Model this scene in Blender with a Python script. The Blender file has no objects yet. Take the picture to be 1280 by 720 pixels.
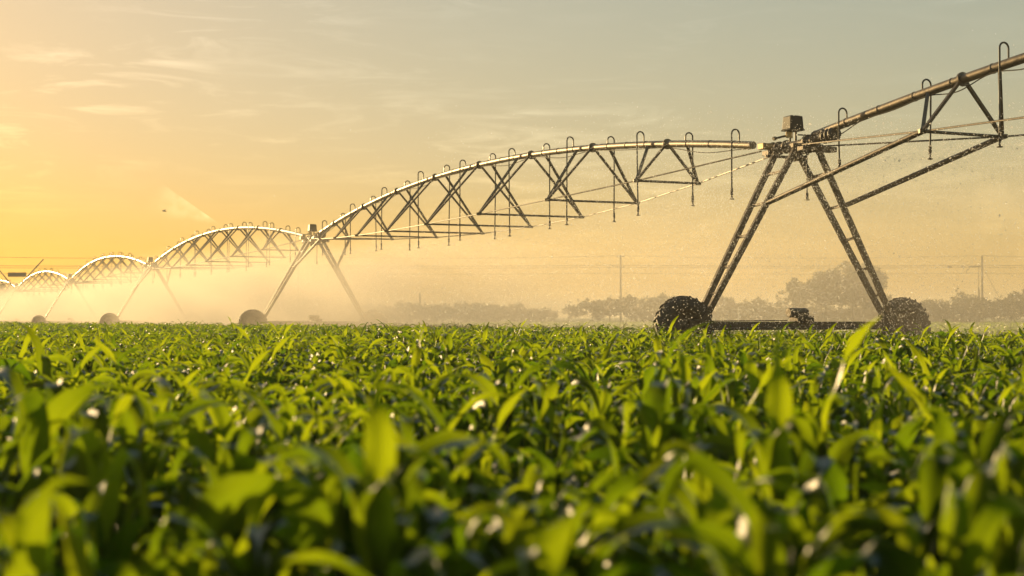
import bpy, bmesh, math, random
import numpy as np
from mathutils import Vector, Matrix, Quaternion
from mathutils.geometry import tessellate_polygon
random.seed(7)
rng = np.random.default_rng(11)
scene = bpy.context.scene
COL = scene.collection
R = math.radians
F, CX, HY, CZ = 1778.0, 640.0, 396.0, 0.85       # lens in photo pixels, horizon row, eye height

def at(px, py, d):
    "a point of the place seen at photo pixel (px, py) at distance d, used to survey positions"
    return Vector(((px - CX) / F * d, d, CZ + (HY - py) / F * d))

def sstep(a, b, x):
    t = min(1, max(0, (x - a) / (b - a))); return t * t * (3 - 2 * t)
def gz(x, y):
    "height of the ground: the field falls away gently towards the far left"
    return -0.0030 * max(0.0, min(y, 400) - 60) * (1 - sstep(-22, 2, x)) 

# ------------------------------------------------------------------ materials
def mat(name):
    m = bpy.data.materials.new(name); m.use_nodes = True
    nt = m.node_tree
    for n in list(nt.nodes): nt.nodes.remove(n)
    out = nt.nodes.new('ShaderNodeOutputMaterial')
    return m, nt, out
def N(nt, t, **kw):
    n = nt.nodes.new(t)
    for k, v in kw.items():
        if hasattr(n, k): setattr(n, k, v)
        else: n.inputs[k.replace('_', ' ')].default_value = v
    return n
def ramp(nt, fac, stops):
    r = nt.nodes.new('ShaderNodeValToRGB')
    while len(r.color_ramp.elements) < len(stops): r.color_ramp.elements.new(0.5)
    for e, (p, c) in zip(r.color_ramp.elements, stops):
        e.position = p; e.color = (*c, 1) if len(c) == 3 else c
    nt.links.new(fac, r.inputs['Fac'])
    return r
def principled(name, c1, c2, scale=8, rough=.5, metal=0., bump=.0, detail=6, spec=.5, rvar=.15):
    m, nt, out = mat(name)
    b = nt.nodes.new('ShaderNodeBsdfPrincipled')
    tc = nt.nodes.new('ShaderNodeTexCoord')
    no = N(nt, 'ShaderNodeTexNoise'); no.inputs['Scale'].default_value = scale; no.inputs['Detail'].default_value = detail
    no.inputs['Roughness'].default_value = .65
    nt.links.new(tc.outputs['Object'], no.inputs['Vector'])
    r = ramp(nt, no.outputs['Fac'], [(.3, c1), (.7, c2)])
    nt.links.new(r.outputs['Color'], b.inputs['Base Color'])
    mr = N(nt, 'ShaderNodeMapRange'); mr.inputs['To Min'].default_value = max(.02, rough - rvar); mr.inputs['To Max'].default_value = rough + rvar
    nt.links.new(no.outputs['Fac'], mr.inputs['Value']); nt.links.new(mr.outputs['Result'], b.inputs['Roughness'])
    b.inputs['Metallic'].default_value = metal
    b.inputs['Specular IOR Level'].default_value = spec
    if bump:
        bp = nt.nodes.new('ShaderNodeBump'); bp.inputs['Strength'].default_value = bump; bp.inputs['Distance'].default_value = .02
        nt.links.new(no.outputs['Fac'], bp.inputs['Height']); nt.links.new(bp.outputs['Normal'], b.inputs['Normal'])
    nt.links.new(b.outputs['BSDF'], out.inputs['Surface'])
    return m

M = {}
M['steel'] = principled('galvanised_steel', (.09, .075, .06), (.22, .18, .14), 9, .46, .6, .15)
M['old_steel'] = principled('weathered_steel', (.045, .033, .024), (.13, .10, .07), 14, .5, .4, .25)
M['rubber'] = principled('tyre_rubber', (.012, .011, .010), (.045, .036, .028), 22, .6, 0, .5)
M['hose'] = principled('drop_hose', (.02, .02, .02), (.05, .045, .04), 30, .4, 0)
M['box'] = principled('control_box_plastic', (.010, .009, .008), (.028, .024, .02), 12, .55, 0, spec=.25)
M['plate'] = principled('sunlit_bracket', (.30, .20, .08), (.45, .30, .12), 12, .35, .6)  # tower brackets: yellow sunlight on them put into the base colour
M['cable'] = principled('cable_black', (.02, .02, .02), (.03, .03, .03), 12, .5, 0)
M['wood'] = principled('pole_wood', (.03, .022, .015), (.08, .06, .04), 20, .8, 0, .2)
M['wirem'] = principled('wire_metal', (.02, .018, .016), (.04, .035, .03), 5, .6, 0)
M['ceramic'] = principled('ceramic', (.12, .07, .05), (.16, .1, .07), 5, .3, 0)
M['bark'] = principled('bark', (.05, .035, .025), (.12, .09, .065), 4, .9, 0, .4)
M['white'] = principled('white_paint', (.72, .72, .70), (.82, .82, .80), 5, .5, 0)
M['bird'] = principled('bird_feather', (.03, .025, .02), (.06, .05, .04), 5, .7, 0)

def leaf_mat(name, d1, d2, t1, t2, scale, gloss=.3, rough=.28, veins=False, trans=.5):
    m, nt, out = mat(name)
    tc = nt.nodes.new('ShaderNodeTexCoord')
    no = N(nt, 'ShaderNodeTexNoise'); no.inputs['Scale'].default_value = scale; no.inputs['Detail'].default_value = 4
    nt.links.new(tc.outputs['Object'], no.inputs['Vector'])
    fac = no.outputs['Fac']
    if veins:
        at_ = nt.nodes.new('ShaderNodeAttribute'); at_.attribute_name = 'tint'
        ad = N(nt, 'ShaderNodeMath', operation='ADD'); nt.links.new(no.outputs['Fac'], ad.inputs[0]); nt.links.new(at_.outputs['Fac'], ad.inputs[1])
        fac = ad.outputs[0]
    r1 = ramp(nt, fac, [(.25, d1), (.8, d2)])
    r2 = ramp(nt, fac, [(.25, t1), (.8, t2)])
    di = N(nt, 'ShaderNodeBsdfDiffuse'); tr = N(nt, 'ShaderNodeBsdfTranslucent'); gl = N(nt, 'ShaderNodeBsdfGlossy')
    gl.inputs['Roughness'].default_value = rough; gl.inputs['Color'].default_value = (.9, .9, .9, 1)
    nt.links.new(r1.outputs['Color'], di.inputs['Color']); nt.links.new(r2.outputs['Color'], tr.inputs['Color'])
    mx = N(nt, 'ShaderNodeMixShader'); mx.inputs[0].default_value = trans
    nt.links.new(di.outputs[0], mx.inputs[1]); nt.links.new(tr.outputs[0], mx.inputs[2])
    fr = N(nt, 'ShaderNodeLayerWeight'); fr.inputs['Blend'].default_value = gloss
    m2 = N(nt, 'ShaderNodeMixShader')
    sc_ = N(nt, 'ShaderNodeMath', operation='MULTIPLY'); sc_.inputs[1].default_value = .23
    nt.links.new(fr.outputs['Fresnel'], sc_.inputs[0]); nt.links.new(sc_.outputs[0], m2.inputs[0])
    nt.links.new(mx.outputs[0], m2.inputs[1]); nt.links.new(gl.outputs[0], m2.inputs[2])
    if veins:
        uv = nt.nodes.new('ShaderNodeAttribute'); uv.attribute_name = 'across'
        wv = N(nt, 'ShaderNodeMath', operation='MULTIPLY'); wv.inputs[1].default_value = 70
        nt.links.new(uv.outputs['Fac'], wv.inputs[0])
        sn = N(nt, 'ShaderNodeMath', operation='SINE'); nt.links.new(wv.outputs[0], sn.inputs[0])
        bp = nt.nodes.new('ShaderNodeBump'); bp.inputs['Strength'].default_value = .35; bp.inputs['Distance'].default_value = .002
        nt.links.new(sn.outputs[0], bp.inputs['Height'])
        for s in (di, tr, gl): nt.links.new(bp.outputs['Normal'], s.inputs['Normal'])
    nt.links.new(m2.outputs[0], out.inputs['Surface'])
    return m
M['corn'] = leaf_mat('corn_leaf', (.018, .036, .004), (.055, .09, .008), (.10, .20, .003), (.37, .47, .007), 3.0, .09, .5, True, .64)
M['stalk'] = leaf_mat('corn_stalk', (.05, .09, .02), (.09, .13, .03), (.10, .16, .02), (.2, .25, .04), 6, .2, .35)
M['foliage'] = leaf_mat('tree_leaf', (.014, .018, .007), (.035, .040, .014), (.03, .035, .008), (.07, .075, .014), .6, .06, .6)

def ground_mat():
    m, nt, out = mat('ground_soil_and_field')
    b = nt.nodes.new('ShaderNodeBsdfPrincipled'); tc = nt.nodes.new('ShaderNodeTexCoord')
    g = nt.nodes.new('ShaderNodeAttribute'); g.attribute_name = 'field'
    n1 = N(nt, 'ShaderNodeTexNoise'); n1.inputs['Scale'].default_value = 6; n1.inputs['Detail'].default_value = 8
    n2 = N(nt, 'ShaderNodeTexNoise'); n2.inputs['Scale'].default_value = .35; n2.inputs['Detail'].default_value = 6
    for n in (n1, n2): nt.links.new(tc.outputs['Object'], n.inputs['Vector'])
    soil = ramp(nt, n1.outputs['Fac'], [(.3, (.018, .012, .008)), (.7, (.06, .042, .028))])
    gr = ramp(nt, n2.outputs['Fac'], [(.3, (.09, .13, .03)), (.7, (.16, .20, .05))])
    mx = N(nt, 'ShaderNodeMix', data_type='RGBA'); nt.links.new(g.outputs['Fac'], mx.inputs[0])
    nt.links.new(soil.outputs['Color'], mx.inputs[6]); nt.links.new(gr.outputs['Color'], mx.inputs[7])
    nt.links.new(mx.outputs[2], b.inputs['Base Color']); b.inputs['Roughness'].default_value = .95
    b.inputs['Specular IOR Level'].default_value = .15
    bp = nt.nodes.new('ShaderNodeBump'); bp.inputs['Strength'].default_value = .8; bp.inputs['Distance'].default_value = .08
    nt.links.new(n1.outputs['Fac'], bp.inputs['Height']); nt.links.new(bp.outputs['Normal'], b.inputs['Normal'])
    nt.links.new(b.outputs[0], out.inputs['Surface'])
    return m
M['ground'] = ground_mat()

def drop_mat():
    m, nt, out = mat('water_droplet')
    a = N(nt, 'ShaderNodeBsdfTranslucent'); a.inputs['Color'].default_value = (.95, .95, .95, 1)
    g = N(nt, 'ShaderNodeBsdfGlossy'); g.inputs['Roughness'].default_value = .3
    c = nt.nodes.new('ShaderNodeBsdfTransparent')
    x = N(nt, 'ShaderNodeMixShader'); x.inputs[0].default_value = .25
    y = N(nt, 'ShaderNodeMixShader'); y.inputs[0].default_value = .5
    nt.links.new(a.outputs[0], x.inputs[1]); nt.links.new(g.outputs[0], x.inputs[2])
    nt.links.new(c.outputs[0], y.inputs[1]); nt.links.new(x.outputs[0], y.inputs[2]); nt.links.new(y.outputs[0], out.inputs['Surface'])
    return m
M['water'] = drop_mat()

# ------------------------------------------------------------------ mesh helpers
class MB:
    "collects verts and faces in world or local coordinates, then links them as one object"
    def __init__(s): s.v = []; s.f = []
    def add(s, vs, fs):
        o = len(s.v); s.v += [Vector(p) for p in vs]; s.f += [tuple(i + o for i in f) for f in fs]
        return s
    def tube(s, pts, r, n=8, caps=True):
        pts = [Vector(p) for p in pts]; k = len(pts)
        rs = r if isinstance(r, (list, tuple)) else [r] * k
        up = None; rings = []
        for i in range(k):
            t = (pts[min(i + 1, k - 1)] - pts[max(i - 1, 0)])
            if t.length < 1e-9: t = Vector((0, 0, 1))
            t.normalize()
            if up is None:
                a = Vector((0, 0, 1)) if abs(t.z) < .9 else Vector((1, 0, 0))
                up = (a - t * a.dot(t)).normalized()
            else:
                up = (up - t * up.dot(t))
                up = up.normalized() if up.length > 1e-6 else Vector((1, 0, 0))
            sd = t.cross(up)
            rings.append([pts[i] + (up * math.cos(2 * math.pi * j / n) + sd * math.sin(2 * math.pi * j / n)) * rs[i] for j in range(n)])
        vs = [p for rg in rings for p in rg]
        fs = [(i * n + j, i * n + (j + 1) % n, (i + 1) * n + (j + 1) % n, (i + 1) * n + j) for i in range(k - 1) for j in range(n)]
        if caps: fs += [tuple(range(n))[::-1], tuple((k - 1) * n + j for j in range(n))]
        return s.add(vs, fs)
    def bar(s, a, b, w, h, up=(0, 0, 1), angle=False):
        "rectangular bar, or an L angle iron"
        a, b = Vector(a), Vector(b); t = (b - a).normalized(); u = Vector(up)
        if abs(t.dot(u)) > .97: u = Vector((1, 0, 0))
        sd = t.cross(u).normalized(); u = sd.cross(t).normalized()
        if not angle: prof = [(-w/2, -h/2), (w/2, -h/2), (w/2, h/2), (-w/2, h/2)]
        else:
            k = .012
            prof = [(-w/2, -h/2), (w/2, -h/2), (w/2, -h/2 + k), (-w/2 + k, -h/2 + k), (-w/2 + k, h/2), (-w/2, h/2)]
        n = len(prof)
        vs = [p + sd * x + u * y for p in (a, b) for x, y in prof]
        fs = [(j, (j + 1) % n, n + (j + 1) % n, n + j) for j in range(n)]
        fs += [tuple(range(n))[::-1], tuple(range(n, 2 * n))]
        return s.add(vs, fs)
    def box(s, c, d, taper=1.0):
        c = Vector(c); x, y, z = d[0] / 2, d[1] / 2, d[2] / 2
        vs = [c + Vector((sx * x * (taper if sz > 0 else 1), sy * y * (taper if sz > 0 else 1), sz * z)) for sz in (-1, 1) for sx, sy in ((-1, -1), (1, -1), (1, 1), (-1, 1))]
        return s.add(vs, [(3, 2, 1, 0), (4, 5, 6, 7), (0, 1, 5, 4), (1, 2, 6, 5), (2, 3, 7, 6), (3, 0, 4, 7)])
    def build(s, name, m, parent=None, smooth=False, bevel=0, origin=None):
        off = Vector((0, 0, 0))
        if origin is not None: off = Vector(origin)
        me = bpy.data.meshes.new(name)
        me.from_pydata([tuple(p - off) for p in s.v], [], s.f); me.update()
        me.materials.append(m)
        if smooth: me.polygons.foreach_set('use_smooth', [True] * len(me.polygons))
        o = bpy.data.objects.new(name, me); COL.objects.link(o)
        if parent is not None: o.parent = parent
        elif origin is not None: o.location = off
        if smooth == 'auto':
            me.set_sharp_from_angle(angle=R(40))
        if bevel:
            bm_ = o.modifiers.new('Bevel', 'BEVEL'); bm_.width = bevel; bm_.segments = 2; bm_.limit_method = 'ANGLE'
        return o

def tag(o, label=None, cat=None, group=None, kind=None):
    if label: o['label'] = label
    if cat: o['category'] = cat
    if group: o['group'] = group
    if kind: o['kind'] = kind
    return o
def empty(name, loc, rz=0):
    o = bpy.data.objects.new(name, None); COL.objects.link(o)
    o.location = loc; o.rotation_euler = (0, 0, rz); o.empty_display_size = .3
    return o
def copy_tree(o, parent=None):
    c = o.copy(); COL.objects.link(c); c.parent = parent
    for ch in KIDS.get(o.name, []) or [x for x in o.children]: copy_tree(ch, c)
    return c
KIDS = {}

# ------------------------------------------------------------------ ground
TW = [Vector((20.0, -3.1)), Vector((5.6, 28.9)), Vector((-8.56, 60.9)), Vector((-23.6, 92.9)), Vector((-38.8, 124.9)), Vector((-54.6, 156.9)), Vector((-70.2, 188.9))]
PD = Vector((-.4058, .9140)); PP = Vector((.9140, .4058))    # along the machine (away), across it (right and away)
def across(x, y): return (x - 5.6) * PP.x + (y - 28.9) * PP.y

def make_ground():
    xs = sorted(set([-900, -600, -400, -300, -220] + list(np.arange(-160, 160.1, 4)) + [220, 300, 400, 600, 900]))
    ys = sorted(set(list(np.arange(-20, 60, 2.0)) + list(np.arange(60, 220, 5.0)) + [240, 270, 300, 350, 400, 500, 700, 1000, 1500]))
    nx, ny = len(xs), len(ys)
    vs = []; fa = []
    for y in ys:
        for x in xs:
            z = gz(x, y) + .02 * math.sin(x * 1.3 + y * .7) * math.cos(y * 1.1)
            vs.append((x, y, z)); fa.append(sstep(3.5, 7, across(x, y)))
    fs = [(j * nx + i, j * nx + i + 1, (j + 1) * nx + i + 1, (j + 1) * nx + i) for j in range(ny - 1) for i in range(nx - 1)]
    me = bpy.data.meshes.new('ground'); me.from_pydata(vs, [], fs); me.update()
    a = me.attributes.new('field', 'FLOAT', 'POINT'); a.data.foreach_set('value', fa)
    me.polygons.foreach_set('use_smooth', [True] * len(fs)); me.materials.append(M['ground'])
    o = bpy.data.objects.new('ground', me); COL.objects.link(o); o['kind'] = 'structure'
make_ground()

# ------------------------------------------------------------------ irrigation towers
APEX = 4.31
def make_wheel(parent, s, name='wheel'):
    w = empty(name, (s, 0, .63)); w.parent = parent
    # tyre: revolved profile with chevron lugs, axis along local y
    RO, HW = .605, .15
    prof = [(.34, -HW * .8), (.40, -HW), (.50, -HW * 1.05), (.565, -HW * .92), (RO, -HW * .55), (RO + .004, 0), (RO, HW * .55), (.565, HW * .92), (.50, HW * 1.05), (.40, HW), (.34, HW * .8)]
    n = 56; vs = []; fs = []
    for i in range(n):
        a = 2 * math.pi * i / n
        for r, y in prof: vs.append((r * math.cos(a), y, r * math.sin(a)))
    k = len(prof)
    for i in range(n):
        for j in range(k - 1):
            fs.append((i * k + j, i * k + j + 1, ((i + 1) % n) * k + j + 1, ((i + 1) % n) * k + j))
    mb = MB().add(vs, fs)
    nl = 24
    for side in (-1, 1):
        for i in range(nl):
            a0 = 2 * math.pi * (i + (.5 if side > 0 else 0)) / nl
            ring = []
            for q in range(4):
                yy = side * (.005 + q / 3 * HW * 1.02); a = a0 + q * .075
                rb = .590 if q < 3 else .545; rt = .630 if q < 3 else .585
                hw_ = .036
                for rr, sg in ((rb, -1), (rt, -.8), (rt, .8), (rb, 1)):
                    aa = a + sg * hw_
                    ring.append((rr * math.cos(aa), yy, rr * math.sin(aa)))
            f = [(4 * q + j, 4 * q + j + 1, 4 * q + 5 + j, 4 * q + 4 + j) for q in range(3) for j in range(3)] + [(0, 1, 2, 3), (15, 14, 13, 12)]
            mb.add(ring, f)
    mb.build('tyre', M['rubber'], w, smooth='auto')
    rb = MB()
    prof2 = [(.36, -.135), (.335, -.125), (.30, -.06), (.18, -.03), (.12, -.06), (.0, -.06)]
    n = 32; vs = []; fs = []
    for i in range(n):
        a = 2 * math.pi * i / n
        for r, y in prof2: vs.append((r * math.cos(a), y, r * math.sin(a)))
    k = len(prof2)
    for i in range(n):
        for j in range(k - 1): fs.append((i * k + j, ((i + 1) % n) * k + j, ((i + 1) % n) * k + j + 1, i * k + j + 1))
    rb.add(vs, fs)
    rb.add([(x, -y, z) for x, y, z in vs], [f[::-1] for f in fs])
    for i in range(8):
        a = 2 * math.pi * i / 8
        rb.tube([(.09 * math.cos(a), -.085, .09 * math.sin(a)), (.09 * math.cos(a), -.05, .09 * math.sin(a))], .012, 6)
    rb.build('rim', M['old_steel'], w, smooth='auto')
    return w

def leg_pt(sd, uu, z):
    "a point on a tower leg at height z"
    f = (4.24 - z) / (4.24 - .70)
    return Vector((sd * (.24 + f * 2.08), uu * (.34 - f * .22), z))
def make_tower():
    t = empty('irrigation_tower', (0, 0, 0))
    b = MB()
    b.bar((-2.48, 0, .67), (2.48, 0, .67), .13, .165)
    for s in (-1, 1):
        b.box((s * 2.47, 0, .66), (.22, .26, .24)); b.box((s * 2.3, 0, .78), (.34, .34, .03))
        b.tube([(s * 2.56, 0, .63), (s * 2.72, -.1, .63)], .05, 10)
    b.tube([(-2.4, -.09, .62), (2.4, -.09, .62)], .025, 8)          # drive shaft
    b.tube([(-2.3, .075, .765), (-.2, .075, .775)], .012, 6)
    b.build('base_beam', M['old_steel'], t, bevel=.008)
    g = MB()
    g.box((.03, 0, .86), (.26, .3, .2)); g.tube([(-.24, -.02, .93), (.2, -.02, .93)], .095, 14); g.box((.22, 0, .80), (.2, .22, .14))
    g.tube([(.1, -.2, .80), (.1, .2, .80)], .06, 10)
    g.build('drive_motor', M['old_steel'], t, bevel=.01)
    for sd in (-1, 1):
        for uu in (-1, 1):
            MB().bar(leg_pt(sd, uu, .72), leg_pt(sd, uu, 4.24), .115, .085, up=(0, 1, 0), angle=False).build('leg', M['old_steel'], t, bevel=.006)
        for z in (3.72, 3.08, 2.44, 1.83, 1.3):
            c = MB().bar(leg_pt(sd, -1, z + .02), leg_pt(sd, 1, z - .02), .05, .05)
            c.build('rung', M['old_steel'], t)
        make_wheel(t, sd * 2.65)
    h = MB()
    h.bar((-.36, -.34, 4.25), (.36, -.34, 4.25), .09, .09); h.bar((-.36, .34, 4.25), (.36, .34, 4.25), .09, .09)
    h.bar((-.26, -.5, 4.19), (-.26, .5, 4.19), .07, .07); h.bar((.26, -.5, 4.19), (.26, .5, 4.19), .07, .07)
    h.box((.27, -.62, 4.16), (.34, .2, .10)); h.box((-.27, -.62, 4.16), (.2, .2, .08))
    h.box((-.22, .6, 4.19), (.28, .22, .1)); h.tube([(-.42, .5, 4.12), (.42, .5, 4.12)], .03, 8)
    h.tube([(-.1, -.2, 4.1), (-.1, .2, 4.02)], .06, 8); h.tube([(.13, -.1, 4.05), (.13, .3, 4.05)], .045, 8)
    h.build('head_frame', M['old_steel'], t, bevel=.006)
    j = MB()
    j.tube([(0, -1.0, 4.37), (0, -.55, 4.34), (0, 0, 4.31), (0, .55, 4.31), (0, .9, 4.32)], .093, 14)
    for u, z in ((-.95, 4.37), (-.6, 4.345), (-.35, 4.33), (.35, 4.31), (.62, 4.31), (.85, 4.32)):
        j.tube([(0, u - .025, z), (0, u + .025, z)], .14, 16)
    j.build('pipe_joint', M['old_steel'], t, smooth='auto')
    bt = MB(); n = 14
    bt.tube([(0, -1.28 + .06 * i, 4.39 - .003 * i) for i in range(7)], [.125, .15, .125, .15, .125, .15, .125], n)
    bt.build('rubber_boot', M['rubber'], t, smooth='auto')
    c = MB()
    c.box((-.1, 0, 4.745), (.33, .3, .27), .88); c.box((-.1, 0, 4.6), (.37, .33, .03))
    c.box((-.1, 0, 4.885), (.25, .22, .02), .8)
    c.build('control_box', M['box'], t, bevel=.018)
    st = MB()
    for x in (-.17, -.03): st.tube([(x, 0, 4.36), (x, 0, 4.6)], .022, 8)
    st.tube([(-.45, .1, 4.43), (-.12, .05, 4.52)], .022, 8); st.tube([(-.5, .1, 4.42), (-.44, .1, 4.435)], .04, 8)
    st.tube([(-.05, -.1, 4.5), (.12, -.35, 4.47), (.1, -.6, 4.43)], .014, 6)
    st.tube([(.1, 0, 4.42), (.24, -.06, 4.25), (.2, -.1, 4.12), (.05, -.12, 4.05)], .014, 6)
    st.build('box_stand', M['old_steel'], t)
    MB().box((-.20, -.02, 4.50), (.16, .02, .13)).build('bracket', M['plate'], t, bevel=.008)
    MB().box((-.34, .62, 4.33), (.24, .2, .12)).build('bracket', M['plate'], t, bevel=.008)
    # hanging hose under the tower
    d = MB(); d.tube([(.02, -.3, 4.2), (.02, -.3, 3.3)], .015, 8); d.tube([(.02, -.3, 3.32), (.02, -.3, 3.20)], .03, 8); d.box((.02, -.3, 3.18), (.08, .08, .015))
    d.build('drop_hose', M['hose'], t)
    return t
tw0 = make_tower()
bpy.context.view_layer.update()
KIDS = {o.name: list(o.children) for o in bpy.data.objects if o.children}
TLAB = ['big near irrigation tower with black wheels and dark control box, between the two tallest arches',
        'second irrigation tower along the line, its right wheel lost in the spray mist',
        'third irrigation tower along the line, thin sunlit legs beside the middle arch',
        'fourth irrigation tower along the line, small with both legs fading into mist',
        'farthest irrigation tower, tiny at the left edge, carrying crossed masts and a dark panel']
towers = []
ang = math.atan2(PP.y, PP.x)
ZO = [0, 0, -.10, -.06, -.08, -.06, -.05]
for i in range(1, 6):
    o = tw0 if i == 1 else copy_tree(tw0)
    p = TW[i] + PD * -.35
    o.location = (p.x, p.y, gz(p.x, p.y) + ZO[i]); o.rotation_euler = (0, 0, ang)
    tag(o, TLAB[i - 1], 'irrigation tower', 'wheeled towers of the irrigation machine')
    towers.append(o)
# crossed masts and panel on the farthest tower
t5 = towers[-1]
Lc = Matrix.Rotation(-ang, 3, 'Z')
def loc5(px, py, d=156.5):
    return Lc @ (at(px, py, d) - Vector(t5.location))
for a, b in (((15, 366), (54, 324)), ((21, 364), (-6, 332))):
    MB().bar(loc5(*a), loc5(*b), .10, .10).build('mast', M['cable'], t5)
pm = MB(); c5 = loc5(21, 343.3); d5 = loc5(32.5, 343.3) - loc5(9.5, 343.3)
pm.bar(c5 - d5 * .5, c5 + d5 * .5, .08, .48); pm.build('panel', M['box'], t5)

# ------------------------------------------------------------------ irrigation spans
NODE_T = [.138 + .1095 * k for k in range(8)]
def make_span(i, lod, label, trange=(0.0, 1.0), vis=None):
    A, B = TW[i], TW[i + 1]
    away = Vector((B.x - A.x, B.y - A.y)); L = away.length
    za, zb = APEX + gz(*A) + ZO[i] + .0, APEX + gz(*B) + ZO[i + 1]
    d2 = away / L; pp = Vector((d2.y, -d2.x))
    rise = 1.28 if i else 1.2
    def pipe(t): return Vector((A.x + away.x * t, A.y + away.y * t, za + (zb - za) * t + 4 * t * (1 - t) * rise))
    def side(p, s, dz=0): return Vector((p.x + pp.x * s, p.y + pp.y * s, p.z + dz))
    mid = pipe(.5); org = Vector((mid.x, mid.y, gz(mid.x, mid.y)))
    root = empty('irrigation_span', org)
    tag(root, label, 'irrigation pipe', 'arched pipe spans of the irrigation machine')
    n = 16 if lod < 2 else 8
    t0, t1 = max(.035, trange[0]), min(.975, trange[1])
    if i == 0: t1 = 1 - .026
    ts = [t0 + (t1 - t0) * k / 40 for k in range(41)]
    pm = MB(); pm.tube([pipe(t) for t in ts], .082, n)
    for t in NODE_T:
        if i == 0: t = 1 - t - .008
        if t0 < t < t1: e = .022 / L; pm.tube([pipe(t - e), pipe(t + e)], .125, n)
    for k in range(1, 36):                                       # clamps
        t = k / 36
        if t0 < t < t1 and lod < 2: e = .012 / L; pm.tube([pipe(t - e), pipe(t + e)], .09, n)
    pm.build('pipe', M['steel'], root, smooth='auto', origin=org)
    # cable strapped along the pipe, sagging between its ties
    if lod < 2:
        cm = MB(); pts = []
        for k in range(0, 181):
            t = t0 + (t1 - t0) * k / 180
            sag = .02 + .11 * abs(math.sin(k * math.pi / 20)) ** 2 * (1 if (k // 20) % 3 != 1 else .25)
            pts.append(side(pipe(t), -.06, -.07 - sag))
        cm.tube(pts, .011, 5); cm.build('cable', M['cable'], root, origin=org)
    nodes = []
    for k, tn in enumerate(NODE_T):
        t = 1 - tn - .008 if i == 0 else tn
        if not (trange[0] < t < trange[1]): continue
        q = 4 * t * (1 - t); w = 3.5 * q / 2; h = 1.88 * q + (.0 if i else .0)
        p = pipe(t); nl = side(p, -w, -h); nr = side(p, w, -h); nodes.append((t, nl, nr))
        sgn = -1 if i == 0 else 1
        dt = .80 / L
        r = .03 if lod < 2 else .034
        for (nd, s, tt) in ((nl, -.07, t), (nl, -.07, t + dt), (nr, .07, t), (nr, .07, t - dt)):
            a = side(pipe(tt), s, -.05)
            MB().bar(nd, a, r * 2, r * 1.7, angle=False).build('strut', M['old_steel'], root, origin=org)
        bm = MB(); bm.tube([nl, nr], .028, 8)
        bm.box(nl, (.13, .16, .07)); bm.box(nr, (.13, .16, .07))
        bm.build('cross_bar', M['old_steel'], root, origin=org)
    # truss rods, tower to tower through the nodes
    for s, key in ((-1, 1), (1, 2)):
        pts = [side(pipe(max(trange[0], .016)), s * .25, -.12)] + [nd[key] for nd in sorted(nodes, key=lambda x: x[0])]
        pts += [side(pipe(min(trange[1], .984)), s * .25, -.12)] if trange[1] > .9 else []
        MB().tube(pts, .017 if lod < 2 else .022, 6).build('truss_rod', M['old_steel'], root, origin=org)
    # stout braces from the tower legs to the first station nearest the camera side of the far tower
    if i < 5:
        last = max(nodes, key=lambda x: x[0]); 
        tb = towers[i]; mw = Matrix.Translation(tb.location) @ Matrix.Rotation(ang, 4, 'Z')
        for s, nd in ((-1, last[1]), (1, last[2])):
            a = mw @ leg_pt(s, -1, 3.08)
            MB().tube([a, nd], .052, 10).build('brace', M['old_steel'], root, smooth='auto', origin=org)
    # goosenecks and drop hoses
    ND = 17
    for k in range(ND):
        t = .060 + .0548 * k - (.010 if k == 0 else 0)
        if i == 0: t = 1 - (.056 + .0605 * k)
        if not (trange[0] < t < trange[1]) or t < .02: continue
        near = (k % 2 == 0) ^ (i == 0)
        if i == 0: near = (k % 2 == 0)
        s = -1 if near else 1
        p = pipe(t); g = gz(p.x, p.y)
        up = .20 + rng.uniform(-.03, .05)
        wdt = .19
        pts = [side(p, s * .01, .06)] + [side(p, s * .01, .08 + up - .09)]
        for q in range(1, 8):
            a = math.pi * q / 8
            pts.append(side(p, s * (.01 + wdt / 2 - wdt / 2 * math.cos(a)), .08 + up - .09 + wdt / 2 * math.sin(a)))
        zb_ = g + (3.34 + .22 * abs(2 * t - 1) ** 2 if i else 3.72) + rng.uniform(-.05, .05)
        e = side(p, s * (.01 + wdt)); 
        jit = rng.uniform(-.03, .03, 2)
        pts.append(Vector((e.x, e.y, p.z + .08 + up - .09)))
        pts.append(Vector((e.x + jit[0] * .4, e.y, (p.z + zb_) / 2))); pts.append(Vector((e.x + jit[0], e.y + jit[1], zb_)))
        dh = MB(); dh.tube(pts, .0165 if lod < 1 else .018, 8 if lod < 2 else 5)
        d = dh.build('drop_hose', M['hose'], root, smooth='auto', origin=org)
        nm = MB(); b = pts[-1]
        nm.tube([b + Vector((0, 0, .12)), b + Vector((0, 0, -.02))], .030, 8)
        nm.tube([b + Vector((0, 0, -.02)), b + Vector((0, 0, -.10))], [.016, .022], 6)
        nm.tube([b + Vector((0, 0, -.10)), b + Vector((0, 0, -.12))], .048, 8)
        nm.build('nozzle', M['box'], d, origin=org)
        NOZZ.append((b + Vector((0, 0, -.11)), i))
    return root
NOZZ = []
SLAB = ['nearest irrigation pipe span rising to the upper right corner, braced from the near tower',
        'long trussed irrigation pipe span arching between the near tower and the second tower',
        'arched irrigation pipe span with sunlit top between the second and third towers',
        'small arched irrigation pipe span between the third and fourth towers',
        'smallest full arch of irrigation pipe, between the fourth and farthest towers',
        'far end of the irrigation pipe cut by the left edge, beyond the farthest tower']
for i in range(6):
    make_span(i, 0 if i < 1 else 1 if i == 1 else 2, SLAB[i], trange=(.55, 1) if i == 0 else (0, 1) if i < 5 else (0, .5))

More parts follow.
